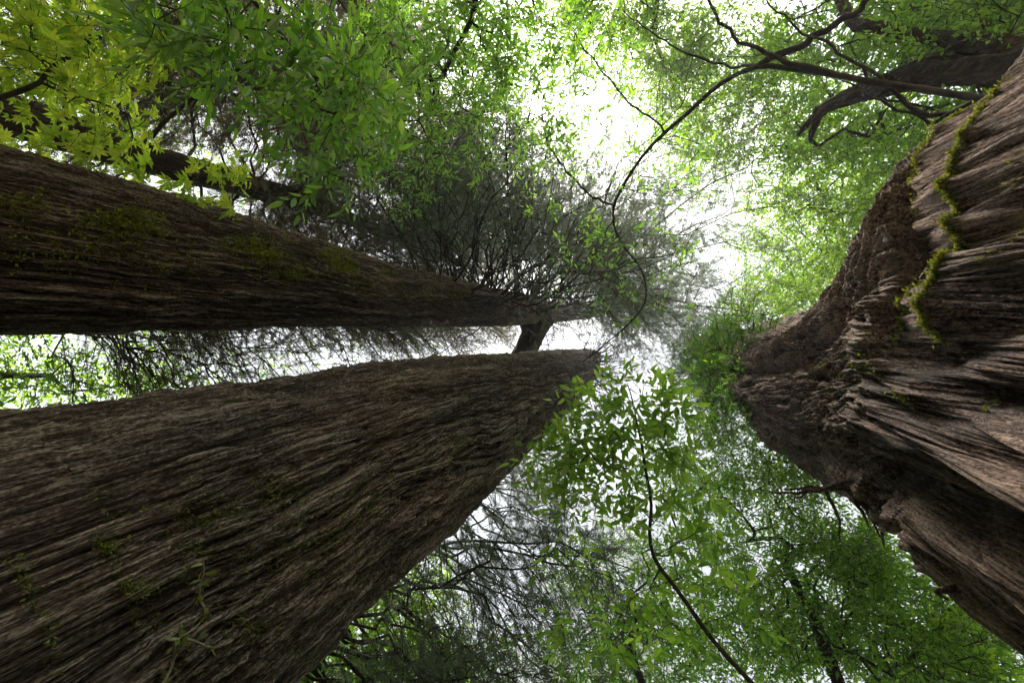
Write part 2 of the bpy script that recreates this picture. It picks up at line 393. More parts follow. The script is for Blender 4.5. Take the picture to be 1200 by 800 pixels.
# ------------------------------------------------------------------ branch skeletons
class Skel:
    def __init__(s): s.p = []; s.par = []; s.rmin = []
    def path(s, pts, rads, par=-1):
        if par == 'near':
            par = s.near(pts[0])
        pr = par
        for p, r in zip(pts, rads):
            s.p.append(np.asarray(p, float)); s.par.append(pr); s.rmin.append(r); pr = len(s.p) - 1
        return pr
    def near(s, q):
        a = np.asarray(s.p); return int(np.argmin(((a - q)**2).sum(1)))
    def attach(s, pts, step=.35, wig=.12, skip=0):
        a = np.asarray(s.p); d0 = a[:].mean(0)
        order = np.argsort([np.min(((a - q)**2).sum(1)) for q in pts])
        cap = len(a) + len(pts) * 60; A = np.zeros((cap, 3)); A[:len(a)] = a; n = len(a)
        tips = []
        for k in order:
            q = pts[k]; dd = ((A[skip:n] - q)**2).sum(1); jn = int(np.argmin(dd)) + skip; D = math.sqrt(dd[jn - skip])
            m = min(50, max(1, int(D / step))); pr = jn; p0 = A[jn].copy()
            off = rng.normal(size=3) * wig * D * .5; off[2] -= .04 * D
            for w in range(1, m + 1):
                u = w / m; p = p0 + (q - p0) * u + off * 4 * u * (1-u) * .5 + (rng.normal(size=3) * wig * step * .6 if w < m else 0)
                A[n] = p; s.p.append(p); s.par.append(pr); s.rmin.append(0); pr = n; n += 1
            tips.append(pr)
        return tips
    def radii(s, tip=.004, ex=2.3):
        n = len(s.p); acc = np.zeros(n); ch = [[] for _ in range(n)]
        for k in range(n):
            if s.par[k] >= 0: ch[s.par[k]].append(k)
        for k in range(n-1, -1, -1):
            if not ch[k]: acc[k] = tip**ex
            if s.par[k] >= 0: acc[s.par[k]] += acc[k]
        r = np.maximum(acc ** (1/ex), s.rmin); s.ch = ch; s.r = r; return r
    def chains(s):
        done = np.zeros(len(s.p), bool)
        for k in range(len(s.p)):
            if done[k]: continue
            c = [k]; done[k] = True; cur = k
            while s.ch[cur]:
                opts = [w for w in s.ch[cur] if not done[w]]
                if not opts: break
                w = max(opts, key=lambda q: s.r[q]); done[w] = True; c.append(w); cur = w
            yield c
    def tubes(s, T, lo=0, hi=9):
        for c in s.chains():
            r0 = s.r[c[0]]
            if not (lo <= r0 < hi): continue
            pts = [s.p[w] for w in c]; rr = [s.r[w] for w in c]
            if s.par[c[0]] >= 0:
                pts = [s.p[s.par[c[0]]]] + pts; rr = [min(r0 * 1.25, s.r[s.par[c[0]]])] + rr
            T.add(pts, rr, 8 if r0 > .03 else (5 if r0 > .008 else 3))

def blob_pts(blobs):
    out = []
    for (px, py, rx, ry, d0, d1, n) in blobs:
        for _ in range(n):
            while True:
                a, b = random.uniform(-1, 1), random.uniform(-1, 1)
                if a*a + b*b <= 1: break
            # ragged blobs: points bunch into sub-clumps
            out.append(P(px + a*rx, py + b*ry, random.uniform(d0, d1)))
    return np.array(out)

def leafy(name, label, cat, trunk, blobs, leaf=(.1, .03), per=(3, 7), twig=.3, tmpl=DIAM, mat=M_OAK, limbs=(), tip=.004,
          group=None, step=.35, wig=.14, up=.7, barkmat=M_TWIG, base=None, droop=.25, extra_trunk_r=1, spread=.9, crown_label=None, cut=.45):
    """an understorey tree: trunk path, limb paths, then leafy twigs grown out to the points of its blobs"""
    T0 = [np.array(P(a, b, c)) for a, b, c, r in trunk]; r0 = [r for *_, r in trunk]
    if base is None: base = (T0[0][0] * 1.12, T0[0][1] * 1.12)
    bpt = np.array([base[0], base[1], -.15]); root = thing(name, label, cat, (bpt[0], bpt[1], 0), group)
    loc = (bpt[0], bpt[1], 0)
    mid = (bpt + T0[0]) / 2 + np.array([0, 0, .3])
    pts = tube_path([bpt, mid] + T0, n=14 + 6*len(T0), wig=.06, seed=len(name))
    s_ = np.linspace(0, 1, len(pts)); rr = np.interp(s_, np.linspace(0, 1, len(r0) + 2), [r0[0]*1.5, r0[0]*1.2] + r0)
    sk = Skel(); sk.path(pts, rr)
    nlow = int(len(pts) * .35)
    for lb in limbs:
        q = tube_path([P(a, b, c) for a, b, c, r in lb], n=5*len(lb), wig=.05, seed=len(sk.p))
        rl = np.interp(np.linspace(0, 1, len(q)), np.linspace(0, 1, len(lb)), [r for *_, r in lb])
        sk.path(q, rl, 'near')
    cp = blob_pts(blobs)
    tips = sk.attach(cp, step, wig, skip=nlow)
    sk.radii(tip)
    Tt = Tubes(); ch = list(sk.chains()); c0 = ch[0]
    if r0[0] > .1:
        a_ = np.array([[*sk.p[w], sk.r[w]] for w in c0]); a_ = tube_path(a_, 8*len(a_)); Tt.add(a_[:, :3], a_[:, 3], 40, .35)
    else: Tt.add([sk.p[w] for w in c0], [sk.r[w] for w in c0], 12)
    own = np.full(len(sk.p), -1); own[c0] = 0; TL = {}
    for c in ch[1:]:
        pr = sk.par[c[0]]; o_ = own[pr]
        if o_ <= 0: o_ = len(TL) + 1; TL[o_] = Tubes()
        own[c] = o_
        r_0 = sk.r[c[0]]; pts_ = [sk.p[pr]] + [sk.p[w] for w in c]; rr_ = [min(r_0*1.2, sk.r[pr])] + [sk.r[w] for w in c]
        TL[o_].add(pts_, rr_, 8 if r_0 > .03 else (5 if r_0 > .008 else 3))
    Lv = Leaves()
    lo, hi = per
    for tp in tips:
        p = np.array(sk.p[tp]); d = p - sk.p[sk.par[tp]]; d /= np.linalg.norm(d) + 1e-9
        for b in range(random.randint(1, 3)):
            dv = d * .7 + rng.normal(size=3) * spread * np.array([1, 1, .45]); dv[2] -= droop * random.random(); dv /= np.linalg.norm(dv)
            ln = twig * random.uniform(.5, 1.25); m = random.randint(lo, hi)
            k = 4; uu = np.linspace(0, 1, k); tw = p + uu[:, None] * dv * ln + np.stack([0*uu, 0*uu, -.18*ln*uu**2*droop*4], -1)
            (TL.get(own[tp]) or Tt).add(tw, np.linspace(tip*.8, tip*.4, k), 3)
            u = (np.arange(m) + .6) / m
            q = p + u[:, None] * dv * ln; q[:, 2] -= .18*ln*u**2*droop*4
            side = np.cross(dv, [0, 0, 1]); side /= np.linalg.norm(side) + 1e-9
            sg = np.where(np.arange(m) % 2, 1, -1)[:, None]
            dd = dv * rng.uniform(.5, 1.1, (m, 1)) + side * sg * rng.uniform(.4, 1.1, (m, 1)) + rng.normal(size=(m, 3)) * .25
            dd[-1] = dv + rng.normal(size=3) * .15; dd[:, 2] -= droop * rng.random(m)
            nn = np.array([0, 0, up]) + rng.normal(size=(m, 3)) * .38
            sz = leaf[0] * rng.uniform(.55, 1.25, m)
            Lv.add(q, dd, nn, sz, sz * leaf[1] / leaf[0] * rng.uniform(.8, 1.2, m))
    Tt.build('trunk', barkmat, root, loc)
    for q in sorted(TL.values(), key=lambda q: -q.n): q.build('limb', barkmat, root, loc)
    c = Lv.build('crown', tmpl, mat, root, loc, crown_label)
    return root

# ------------------------------------------------------------------ conifer branch work
def conifer_branches(root, loc, Lv, getc, hs, lens, azs, drop=.25, sub=.5, spray=.28, dens=1.0, rad=.03, cap=95, lname='limb', rise=0., bare=.25, ang=.9, hang=.3):
    """branches leaving the trunk axis getc(h) at heights hs; sprays lie on twigs on both sides"""
    order = np.argsort(-np.asarray(lens)); few = Tubes()
    for num, (h, Ln, az) in enumerate(zip(np.asarray(hs)[order], np.asarray(lens)[order], np.asarray(azs)[order])):
        T = Tw = Tubes() if num < cap else few
        cx, cy, rt = getc(h)
        d = np.array([math.cos(az), math.sin(az), 0.]); n = 10; u = np.linspace(0, 1, n)
        bow = rng.normal(0, .14); sd_ = np.array([-d[1], d[0], 0])
        z = rise * u * Ln - drop * Ln * u**1.6
        pts = np.array([cx, cy, h + CAMP[2]]) + d * (rt * .7 + u * Ln)[:, None] + sd_ * (bow * Ln * u**2)[:, None]
        pts[:, 2] += z
        pts[1:-1] += rng.normal(size=(n-2, 3)) * .02 * Ln
        T.add(pts, rad * (1 - .85*u) * (Ln/4)**.6 + .004, 5)
        ns = max(3, int(Ln / .28 * dens)); us = np.sort(rng.uniform(bare, 1, ns))
        for k, uu in enumerate(us):
            p = np.array([np.interp(uu, u, pts[:, c]) for c in range(3)])
            sg = 1 if k % 2 else -1; aa = ang * random.uniform(.6, 1.25)
            dv = d * math.cos(aa) + sd_ * sg * math.sin(aa); dv = dv + np.array([0, 0, -hang * random.random()]); dv += rng.normal(size=3)*.12; dv /= np.linalg.norm(dv)
            l = Ln * sub * (1 - .6*uu) * random.uniform(.5, 1.2) + .15
            w = np.linspace(0, 1, 5); tw = p + dv * (w*l)[:, None]; tw[:, 2] -= hang * l * .5 * w**2; tw[1:-1] += rng.normal(size=(3, 3)) * .03 * l
            Tw.add(tw, .009 * (1 - .75*w) + .002, 3)
            m = max(2, int(l / .11 * dens)); v = np.linspace(.18, 1, m) + rng.normal(size=m)*.03
            q = np.stack([np.interp(v, w, tw[:, c]) for c in range(3)], -1)
            s2 = np.cross(dv, [0, 0, 1]); s2 /= np.linalg.norm(s2) + 1e-9
            ss = np.where(np.arange(m) % 2, 1., -1.)[:, None]
            dd = dv * .8 + s2 * ss * rng.uniform(.3, 1.1, (m, 1)) + rng.normal(size=(m, 3))*.25; dd[:, 2] -= hang * rng.random(m)
            nn = np.array([0, 0, 1.]) + rng.normal(size=(m, 3))*.5
            sz = spray * rng.uniform(.5, 1.25, m); Lv.add(q, dd, nn, sz, sz)
        if num < cap: T.build(lname, M_TWIG, root, loc)
    o = few.build('small_limbs', M_TWIG, root, loc)
    if o: o['kind'] = 'stuff'

def moss_tufts(Lv, tr, spots, sz=(.03, .07)):
    """little leafy tufts where the picture shows moss on a big trunk: (px, py, spread x, spread y, n)"""
    for (px, py, sx, sy, n) in spots:
        for _ in range(n):
            p, nrm = tr.at(px + random.gauss(0, sx), py + random.gauss(0, sy))
            h = p[2] - CAMP[2]; a = math.atan2(nrm[1], nrm[0])
            # snap onto the displaced surface
            ih = int(np.argmin(np.abs(tr.hh - h))); da = np.angle(np.exp(1j*(tr.th - a))); ia = int(np.argmin(np.abs(da)))
            c = tr.V[ih, ia] - nrm * .01
            m = 6; dd = nrm + rng.normal(size=(m, 3)) * .8; dd[:, 2] -= .3
            s = rng.uniform(*sz, m); Lv.add(c + rng.normal(size=(m, 3))*s.mean()*.6, dd, rvec(m), s, s*.5)

def arr(lst): return np.array(lst, float)

# ==================================================================== redwood A (upper left)
TA = Trunk(4.2, [(0,172),(100,198),(200,226),(292,252),(400,288),(500,318),(600,344),(690,364)],
                [(0,387),(200,387),(400,385),(500,384),(600,382),(660,378),(690,373)], 44)
TB = Trunk(2.9, [(0,482),(200,455),(400,430),(550,415),(640,409),(692,408)],
                [(345,800),(430,715),(500,650),(560,592),(620,530),(670,478),(700,442)], 29)
TC = Trunk(3.5, [(1200,80),(1150,118),(1100,172),(1040,262),(985,345),(930,374),(872,392)],
                [(1200,782),(1100,682),(1040,622),(1000,588),(950,558),(905,515),(873,478)], 34, flare=.2)
def base_of(T):
    x, y = T.C(-CAMP[2]); return (float(x), float(y), 0.)
def getc_of(T):
    def f(h):
        x, y = T.C(h); return float(x), float(y), float(T.R(h))
    return f

locA = base_of(TA)
A = thing('redwood_tree', 'tall straight redwood trunk with dark underside and moss clumps, crossing the upper left', 'tree', locA)
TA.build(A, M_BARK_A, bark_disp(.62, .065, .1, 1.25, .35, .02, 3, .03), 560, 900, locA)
Lv = Leaves()
n = 250
hs = 8 + 31*rng.random(n)**1.1; az = rng.uniform(-2.7, .15, n)
lens = np.interp(hs, [7, 14, 22, 30, 42], [2.6, 5.2, 6.6, 5.2, 1.5]) * rng.uniform(.55, 1.2, n) * np.interp(az, [-2.6, -1.2, -.5, .15], [1.05, 1.05, 1.4, 1.2])
conifer_branches(A, locA, Lv, getc_of(TA), hs, lens, az, rad=.024, dens=.82, hang=.35, spray=.3)
n = 40
hs = rng.uniform(12, 40, n); az = rng.uniform(0, 3.1, n); lens = np.interp(hs, [12, 40], [2.6, 1.0]) * rng.uniform(.5, 1.1, n)
conifer_branches(A, locA, Lv, getc_of(TA), hs, lens, az, rad=.03, dens=.5, hang=.3, cap=0)
Lv.build('crown', SPRAY, M_CON, A, locA)
# thick dark limb that drops from trunk A behind trunk B
T = Tubes()
q = tube_path([P(628,372,18.2), P(625,390,17.8), P(618,404,17.3), P(606,425,16.8), P(585,455,16.5)], 16)
q = tube_path(q, 90); T.add(q, np.concatenate([np.linspace(.75, .47, 20), np.linspace(.47, .36, 70)]), 48, .3); T.build('limb', M_BARK_FAR, A, locA)
Lv = Leaves()
moss_tufts(Lv, TA, 3 * [(130,262,30,10,60),(155,258,12,8,30),(300,292,20,8,60),(318,302,10,6,30),(390,300,12,8,60),(402,312,7,5,40),(345,318,20,6,40),
    (452,322,8,6,30),(505,340,5,8,30),(540,346,12,4,30),(20,240,20,10,40),(70,290,40,14,50),(200,300,50,14,60),(425,335,14,6,30),(480,345,20,5,30),(290,286,16,5,70),(310,300,9,5,60),(395,302,10,6,70),(408,316,6,4,50),(140,258,22,6,60),(170,268,14,6,40),(345,322,12,4,40)], (.014,.034))
Lv.build('moss', DIAM, M_MOSS, A, locA)

# ==================================================================== redwood B (lower left)
locB = base_of(TB)
B = thing('redwood_tree', 'broad furrowed grey-brown redwood trunk rising from the lower left corner, dotted with small sprouts', 'tree', locB)
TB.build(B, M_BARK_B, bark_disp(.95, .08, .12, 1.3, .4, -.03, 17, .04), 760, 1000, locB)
Lv = Leaves()
n = 80
hs = rng.uniform(15, 24.5, n); az = rng.uniform(-1.2, 2.0, n); lens = rng.uniform(.4, 2.2, n)
conifer_branches(B, locB, Lv, getc_of(TB), hs, lens, az, rad=.035, dens=.3, hang=.5, spray=.2)
Lv.build('crown', SPRAY, M_CON, B, locB)
Lv = Leaves()
spots = [(440,570,14,16,90),(520,530,22,10,70),(535,520,5,4,30),(430,600,14,12,60),(350,575,12,6,30),(238,608,8,4,25),(270,598,6,3,20),(235,640,7,3,25),
 (118,640,14,6,40),(155,688,10,4,30),(330,570,16,8,40),(390,640,20,14,60),(330,650,12,8,40),(300,735,10,6,30),(360,765,10,6,30),(100,650,20,10,30),
 (200,720,60,30,60),(300,640,60,40,90),(420,690,24,20,50),(190,590,30,6,24),(340,605,40,20,60),(60,720,30,30,30)]
moss_tufts(Lv, TB, [(a, b, c*1.3, d*1.2, n*2) for a, b, c, d, n in spots], (.008, .022)); Lv.build('moss', DIAM, M_FERN, B, locB)
# thin climbing stems on B
T = Tubes(); Lv = Leaves()
for path in ([(170,812),(185,785),(200,762),(198,748),(215,738),(228,720),(230,690),(228,662)], [(200,748),(220,748),(245,758)], [(560,520),(600,512),(615,495),(612,480)], [(455,560),(500,545),(540,540),(590,560)]):
    q = []
    for a_, b_2 in path:
        p, nrm = TB.at(a_, b_2); q.append(p + nrm*.05)
    q = tube_path(q, 6*len(q), .03, len(path)); T.add(q, np.linspace(.006, .003, len(q)), 4)
    m = len(q)//2; Lv.add(q[::2][:m], rvec(m), rvec(m), rng.uniform(.03, .06, m), rng.uniform(.012, .025, m))
T.build('creeper_stem', M_TWIGG, B, locB); Lv.build('creeper_leaves', LANCE, M_FERN, B, locB)

# ==================================================================== redwood C (right)
locC = base_of(TC)
C = thing('redwood_tree', 'massive fluted red-brown redwood trunk with shaggy bark and mossy ridges filling the right side', 'tree', locC)
bdC = bark_disp(1.6, .095, .12, 1.35, .7, .05, 29, .34, .05)
def groove(paths):
    segs = []
    for pts, dep, wd in paths:
        q = []
        for a, b in pts:
            p, nr = TC.at(a, b); q.append((math.atan2(nr[1], nr[0]) * 1.8, p[2] - CAMP[2]))
        for k in range(len(q) - 1): segs.append((q[k], q[k+1], dep, wd, 0 if k else 1, 1 if k == len(q)-2 else 0))
    def f(a, h):
        out = np.zeros_like(a); A = np.angle(np.exp(1j*a)) ; A = np.where(A < 0, A + 2*np.pi, A) * 1.8
        for (p, q, dep, wd, s0, s1) in segs:
            pa = (p[0] % (3.6*np.pi)), p[1]; qa = (q[0] % (3.6*np.pi)), q[1]
            vx, vy = qa[0]-pa[0], (qa[1]-pa[1]); L2 = vx*vx+vy*vy+1e-9
            t = np.clip(((A-pa[0])*vx + (h-pa[1])*vy)/L2, 0, 1)
            dd = np.hypot(A-pa[0]-t*vx, (h-pa[1]-t*vy))
            out = np.minimum(out, -dep*np.exp(-(dd/wd)**2)) if dep > 0 else np.where(out == 0, np.maximum(out, -dep*np.exp(-(dd/wd)**2)), out)
        return out
    return f
ridges = [([(1192,95),(1160,140),(1130,180),(1108,225),(1090,262),(1065,300),(1045,345),(1036,392)], .035, .022),
          ([(1150,180),(1110,215),(1092,240),(1082,275),(1068,305),(1046,330),(1042,370),(1035,398)], .024, .018),
          ([(868,400),(900,398),(935,404),(955,420),(985,412),(1010,420),(1034,402)], .03, .035),
          ([(880,412),(915,415),(945,428),(980,428),(1015,432)], .024, .02),
          ([(1100,300),(1080,330),(1050,350),(1038,380)], .02, .018),
          ([(1200,200),(1150,260),(1100,310),(1060,360)], .02, .014)]
GR = groove([(p_, -.11 if k_ < 2 else -.05, .045) for k_, (p_, *_) in enumerate(ridges)] + [([(1200,655),(1150,612),(1100,592),(1050,576),(1010,566)], .26, .07), ([(1170,478),(1120,462),(1088,450)], .24, .08),
    ([(1200,250),(1150,300),(1110,350),(1070,395),(1048,402)], .24, .1), ([(1140,145),(1098,190),(1068,240),(1040,295),(1024,345),(1016,385)], .24, .07),
    ([(1200,765),(1130,692),(1080,642)], .12, .05), ([(1200,330),(1130,380),(1085,440)], .12, .05), ([(1200,540),(1150,530),(1100,540)], .12, .045),
    ([(1200,140),(1150,210),(1120,260)], .18, .07), ([(1200,430),(1140,440),(1080,470),(1040,480)], .08, .035), ([(1040,440),(980,450),(930,440)], .07, .04), ([(1000,520),(940,500),(890,470)], .07, .05)])
def dispC(c, s, ang, h, r):
    d, ri = bdC(c, s, ang, h, r)
    a = np.angle(np.exp(1j*ang))
    x = np.cos(a)*1.6; y = np.sin(a)*1.6
    # plates of bark torn across the grain and a few deep pockets
    w = fbm(x*2.2+4, y*2.2, h*1.3, 3)
    pocket = sm(.66, .76, w) * -.1
    n = fbm(x*9, y*9, h*7, 3)
    jig = (fbm(x*3, y*3, h*2, 3) - .5) * .12
    g_ = GR(ang + jig, h + jig*1.5)
    d = d + pocket + g_ + (n-.5)*.035 * sm(.3, .7, r/1.6)
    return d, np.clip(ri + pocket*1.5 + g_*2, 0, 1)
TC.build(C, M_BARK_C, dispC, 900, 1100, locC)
Lv = Leaves()
n = 60
hs = rng.uniform(12.5, 33, n); az = rng.uniform(1.6, 5.2, n); lens = np.interp(hs, [12, 33], [1.6, .9]) * rng.uniform(.6, 1.2, n)
conifer_branches(C, locC, Lv, getc_of(TC), hs, lens, az, rad=.02, dens=1.3, hang=.4, spray=.2)
Lv.build('crown', SPRAY_FINE, M_CON, C, locC)
# bright green epicormic sprays on C
T, Lv = Tubes(), Leaves()
n = 90
hs = rng.uniform(9.5, 16, n); az = rng.uniform(2.3, 4.4, n); lens = rng.uniform(.4, 1.5, n)
conifer_branches(C, locC, Lv, getc_of(TC), hs, lens, az, rad=.012, cap=0, dens=2.2, hang=.6, spray=.16, bare=.1)
Lv.build('sprouts', SPRAY_FINE, M_CONG, C, locC, 'fresh green needle sprays high on the trunk')
# mossy ridges: old stems pressed against the bark
LvM = Leaves()
for k, (pp, r1, r2) in enumerate(ridges):
    for (a0, b0), (a1, b1) in zip(pp[:-1], pp[1:]):
        st = int(math.hypot(a1-a0, b1-b0) / 1.6)
        moss_tufts(LvM, TC, [(a0+(a1-a0)*w/st, b0+(b1-b0)*w/st, 2.2 + 6*random.random()**2, 2.2 + 5*random.random()**2, random.choice((2, 8, 16)) if k == 0 else random.choice((0, 3, 7) if k == 1 else (0, 1))) for w in range(st)], (.01, .026) if k < 2 else (.006, .014))
moss_tufts(LvM, TC, [(1120,200,30,14,50),(1070,300,16,14,40),(1060,470,18,3,40),(980,430,20,8,40),(900,440,20,14,30)], (.012, .03))
LvM.build('moss', DIAM, M_MOSS, C, locC)
# torn strips of bark
def strip(pts, wid, lift):
    q = tube_path(pts, 12, .03, 1)
    return q
Ts = Tubes()
def bark_splinters(pp, k, spread, r):
    for _ in range(k):
        o = rng.normal(size=2) * spread
        q = []
        for w, (a_, b_2, off) in enumerate(pp):
            p, nrm = TC.at(a_ + o[0], b_2 + o[1]); q.append(p + nrm*off - ray(a_, b_2)*0)
        Ts.add(tube_path(q, 12, .05, _), np.concatenate([np.linspace(r, r*.8, 9), [r*.6, r*.4, r*.1]]), 4)
# strips that stick out past the lower edge
for (a, b) in (((1000,562,1),(905,578,1)), ((995,572,1),(918,574,1)), ((990,566,1),(930,584,1)), ((1000,580,1),(1030,628,1)), ((995,575,1),(1018,618,1)), ((968,574,1),(985,636,1)), ((1010,590,1),(1035,640,1)), ((1120,690,1),(1112,700,1))):
    p, nrm = TC.at(a[0], a[1]); dist = np.linalg.norm(p - CAMP); e = P(b[0], b[1], dist*.97)
    Ts.add(tube_path([p, (p+e)/2 + rng.normal(size=3)*.03, e], 8, .03, 2), np.linspace(.03, .006, 8), 4)
for v_, q_ in list(zip(Ts.v, Ts.q))[-8:]:
    mesh_obj('bark_strip', v_, quads=q_ - q_.min(), mat=M_BARK_C, parent=C, loc=locC)

def peel(tr, mat, root, loc, n, hmin, hmax, wid, length, off, name='bark_strip'):
    """ragged strips of bark that have come partly loose and lie along the grain"""
    m0 = len(tr.th)
    for _ in range(n):
        h = math.exp(random.uniform(math.log(hmin), math.log(hmax))); ih = int(np.argmin(np.abs(tr.hh - h)))
        ia = int(m0 * random.uniform(.22, .78)); ln = length * random.uniform(.5, 1.5)
        rows = [q for q in range(ih, len(tr.hh) - 2) if tr.hh[q] - tr.hh[ih] <= ln]
        if len(rows) < 6: continue
        rows = rows[::max(1, len(rows)//22)]; p = tr.V[rows, ia].copy(); k = len(p)
        for _q in range(3): p[1:-1] = (p[:-2] + 2*p[1:-1] + p[2:]) / 4
        a = tr.th[ia]; nr = np.array([math.cos(a), math.sin(a), 0]); tg = np.array([-nr[1], nr[0], 0])
        u = np.linspace(0, 1, k); w = wid * random.uniform(.4, 1.4) * (np.sin(np.pi * np.clip(u, .04, .97))**.5) * (1 + .5*(vn(u*9, u*0+_, u*0) - .5))
        lift = off * (.35 + random.random() * np.maximum(0, (u if random.random() < .5 else 1-u) - .55)**1.5 * 9)
        drift = (random.uniform(-.12, .12) * u * ln)[:, None] * tg + ((vn(u*4+_, u*0, u*0+3) - .5) * .03)[:, None] * tg
        c = p + drift + lift[:, None] * nr
        L_ = c - tg * w[:, None] / 2; R_ = c + tg * w[:, None] / 2; mid_ = c + nr * (.25 * w)[:, None]; und = c - nr * .006
        V = np.stack([L_, mid_, R_, und], 1).reshape(-1, 3)
        i_ = np.arange(k-1)[:, None]*4; j_ = np.arange(4)[None]; jn = (j_+1) % 4
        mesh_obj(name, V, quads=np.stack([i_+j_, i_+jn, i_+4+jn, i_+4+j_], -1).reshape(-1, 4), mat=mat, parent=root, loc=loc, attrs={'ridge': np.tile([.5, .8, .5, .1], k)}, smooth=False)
peel(TC, M_BARK_C, C, locC, 85, .7, 9, .028, .5, .02)
peel(TB, M_BARK_B, B, locB, 40, .8, 9, .016, .4, .012)
peel(TA, M_BARK_A, A, locA, 40, 1.5, 14, .02, .5, .014)

# ==================================================================== other conifers
def conifer(label, px, py, d, r, top, nb, h0, l0, l1, mat=M_CON, group='redwoods standing behind the big trunks', azr=(0, 6.283), dens=.7, hang=.4, spray=.3, lean=0., rad=.03, bare=.2, tmpl=SPRAY, ang=.9):
    v = ray(px, py); a = math.atan2(v[1], v[0]); loc = (d*math.cos(a), d*math.sin(a), 0.)
    root = thing('redwood_tree', label, 'tree', loc, group)
    Tt = Tubes(); n = 60; hh = np.linspace(-.3 - CAMP[2], top, n)
    wx = (vn(hh*.12+d*3, hh*0, hh*0+px) - .5) * .5
    def gc(h):
        w = float(np.interp(h, hh, wx)); return loc[0] + w*math.sin(a) + lean*h*math.cos(a), loc[1] - w*math.cos(a) + lean*h*math.sin(a), r * max(.04, 1 - (h+1.3)/(top+1.3))
    q = np.array([[gc(h)[0], gc(h)[1], h + CAMP[2]] for h in hh]); rr = np.array([gc(h)[2] for h in hh]) * (1 + .06*rng.random(n)); rr[0:2] *= 1.2
    q4 = tube_path(np.column_stack([q, rr]), 300); Tt.add(q4[:, :3], q4[:, 3], 36, .22); o = Tt.build('trunk', M_BARK_FAR, root, loc)
    Lv = Leaves()
    hs = rng.uniform(h0, top - .5, nb); lens = np.interp(hs, [h0, top], [l0, l1]) * rng.uniform(.55, 1.25, nb); az = rng.uniform(*azr, nb)
    conifer_branches(root, loc, Lv, gc, hs, lens, az, rad=rad, dens=dens, hang=hang, spray=spray, bare=bare, ang=ang)
    Lv.build('crown', tmpl, mat, root, loc)
    return root
G_ = dict(dens=1.1)
conifer('slim dark redwood trunk showing behind the yellow-green maple leaves in the upper left', 40, 128, 10.5, .4, 34, 95, 6, 5.2, 1.5, M_CONDRY, dens=1.15, spray=.32)
conifer('redwood with grey-brown drooping sprays just above the moss-flecked trunk', 235, 60, 12, .3, 34, 95, 7, 5.8, 1.5, M_CONDRY, dens=1.45, spray=.36)
conifer('redwood with shaggy dry crown between the maple and the bright green laurel', 150, -120, 16, .36, 36, 95, 9, 6.2, 1.8, M_CONDRY, dens=1.4, spray=.38)
conifer('dark narrow redwood seen through the laurel leaves near the top edge, left of centre', 415, 0, 9.5, .34, 30, 80, 9, 3.6, 1.2, M_CON, dens=1.1)
conifer('redwood whose bare dark branches hang in the gap between the two left trunks', 0, 325, 9, .35, 26, 95, 4, 3.3, 2.6, M_CONDRY, azr=(.1, .5), ang=.4, spray=.2, dens=.85, bare=.05, rad=.02, hang=.15)
conifer('redwood far behind the two left trunks, its fine dry twigs streaking the narrow gap', -300, 330, 13, .3, 28, 95, 4, 6.0, 3.5, M_CONDRY, azr=(.02, .5), ang=.4, spray=.22, dens=.7, bare=.05, rad=.02, hang=.15)
conifer('redwood behind the broad left trunk, its thin twiggy branches drooping along the bottom edge', 335, 800, 7.5, .3, 24, 95, 4.5, 5.0, 2.2, M_CON, azr=(-1.1, 1.2), dens=1.0, hang=.8)
conifer('redwood with pale grey sprays beyond the lower centre', 690, 900, 15, .3, 34, 90, 9, 4.8, 1.5, M_CON, dens=1.1, spray=.36)
conifer('redwood standing behind the thick right trunk, its dark twigs showing over the upper rim', 1150, 330, 9, .3, 30, 60, 10, 2.8, 1.2, M_CON, azr=(2.5, 5.2), dens=1.1)

# ==================================================================== the woods around, mostly outside the picture
Lv = Leaves(); nc = 9500
az = rng.uniform(0, 2*np.pi, nc); rad_ = rng.uniform(15, 30, nc); zz = rng.uniform(.2, 1, nc)**.8 * (14 + 4*np.sin(az*3+1) * np.sin(az*7))
keep = vn(np.cos(az)*4+9, np.sin(az)*4+9, zz*.3) > .2
az, rad_, zz = az[keep], rad_[keep], zz[keep]
n2_ = 2600; a2_ = rng.uniform(1.25, 3.0, n2_)  # nearer clumps added on one side to block light from trunk B's lower face
az = np.concatenate([az, a2_]); rad_ = np.concatenate([rad_, rng.uniform(9, 19, n2_)]); zz = np.concatenate([zz, rng.uniform(0, 11, n2_)])
for a_, r_, z_ in zip(az, rad_, zz):
    m = 22; c = np.array([r_*math.cos(a_), r_*math.sin(a_), z_])
    low = z_ < min(8, r_ * .4); sz = rng.uniform(.7, 1.2, m) * (.42 if low else .2); w = (.8 if low else .55)
    Lv.add(c + rng.normal(size=(m, 3)) * (.8 if low else .5), rvec(m), np.array([0, 0, .5]) + rng.normal(size=(m, 3))*.6, sz, sz*.5)
o = Lv.build('distant_woods', DIAM, M_FAR, None, (0, 0, 0)); o['kind'] = 'stuff'; o['label'] = 'low green woods all around behind the redwoods, with added light-blocking clumps on one side'; o['category'] = 'woods'

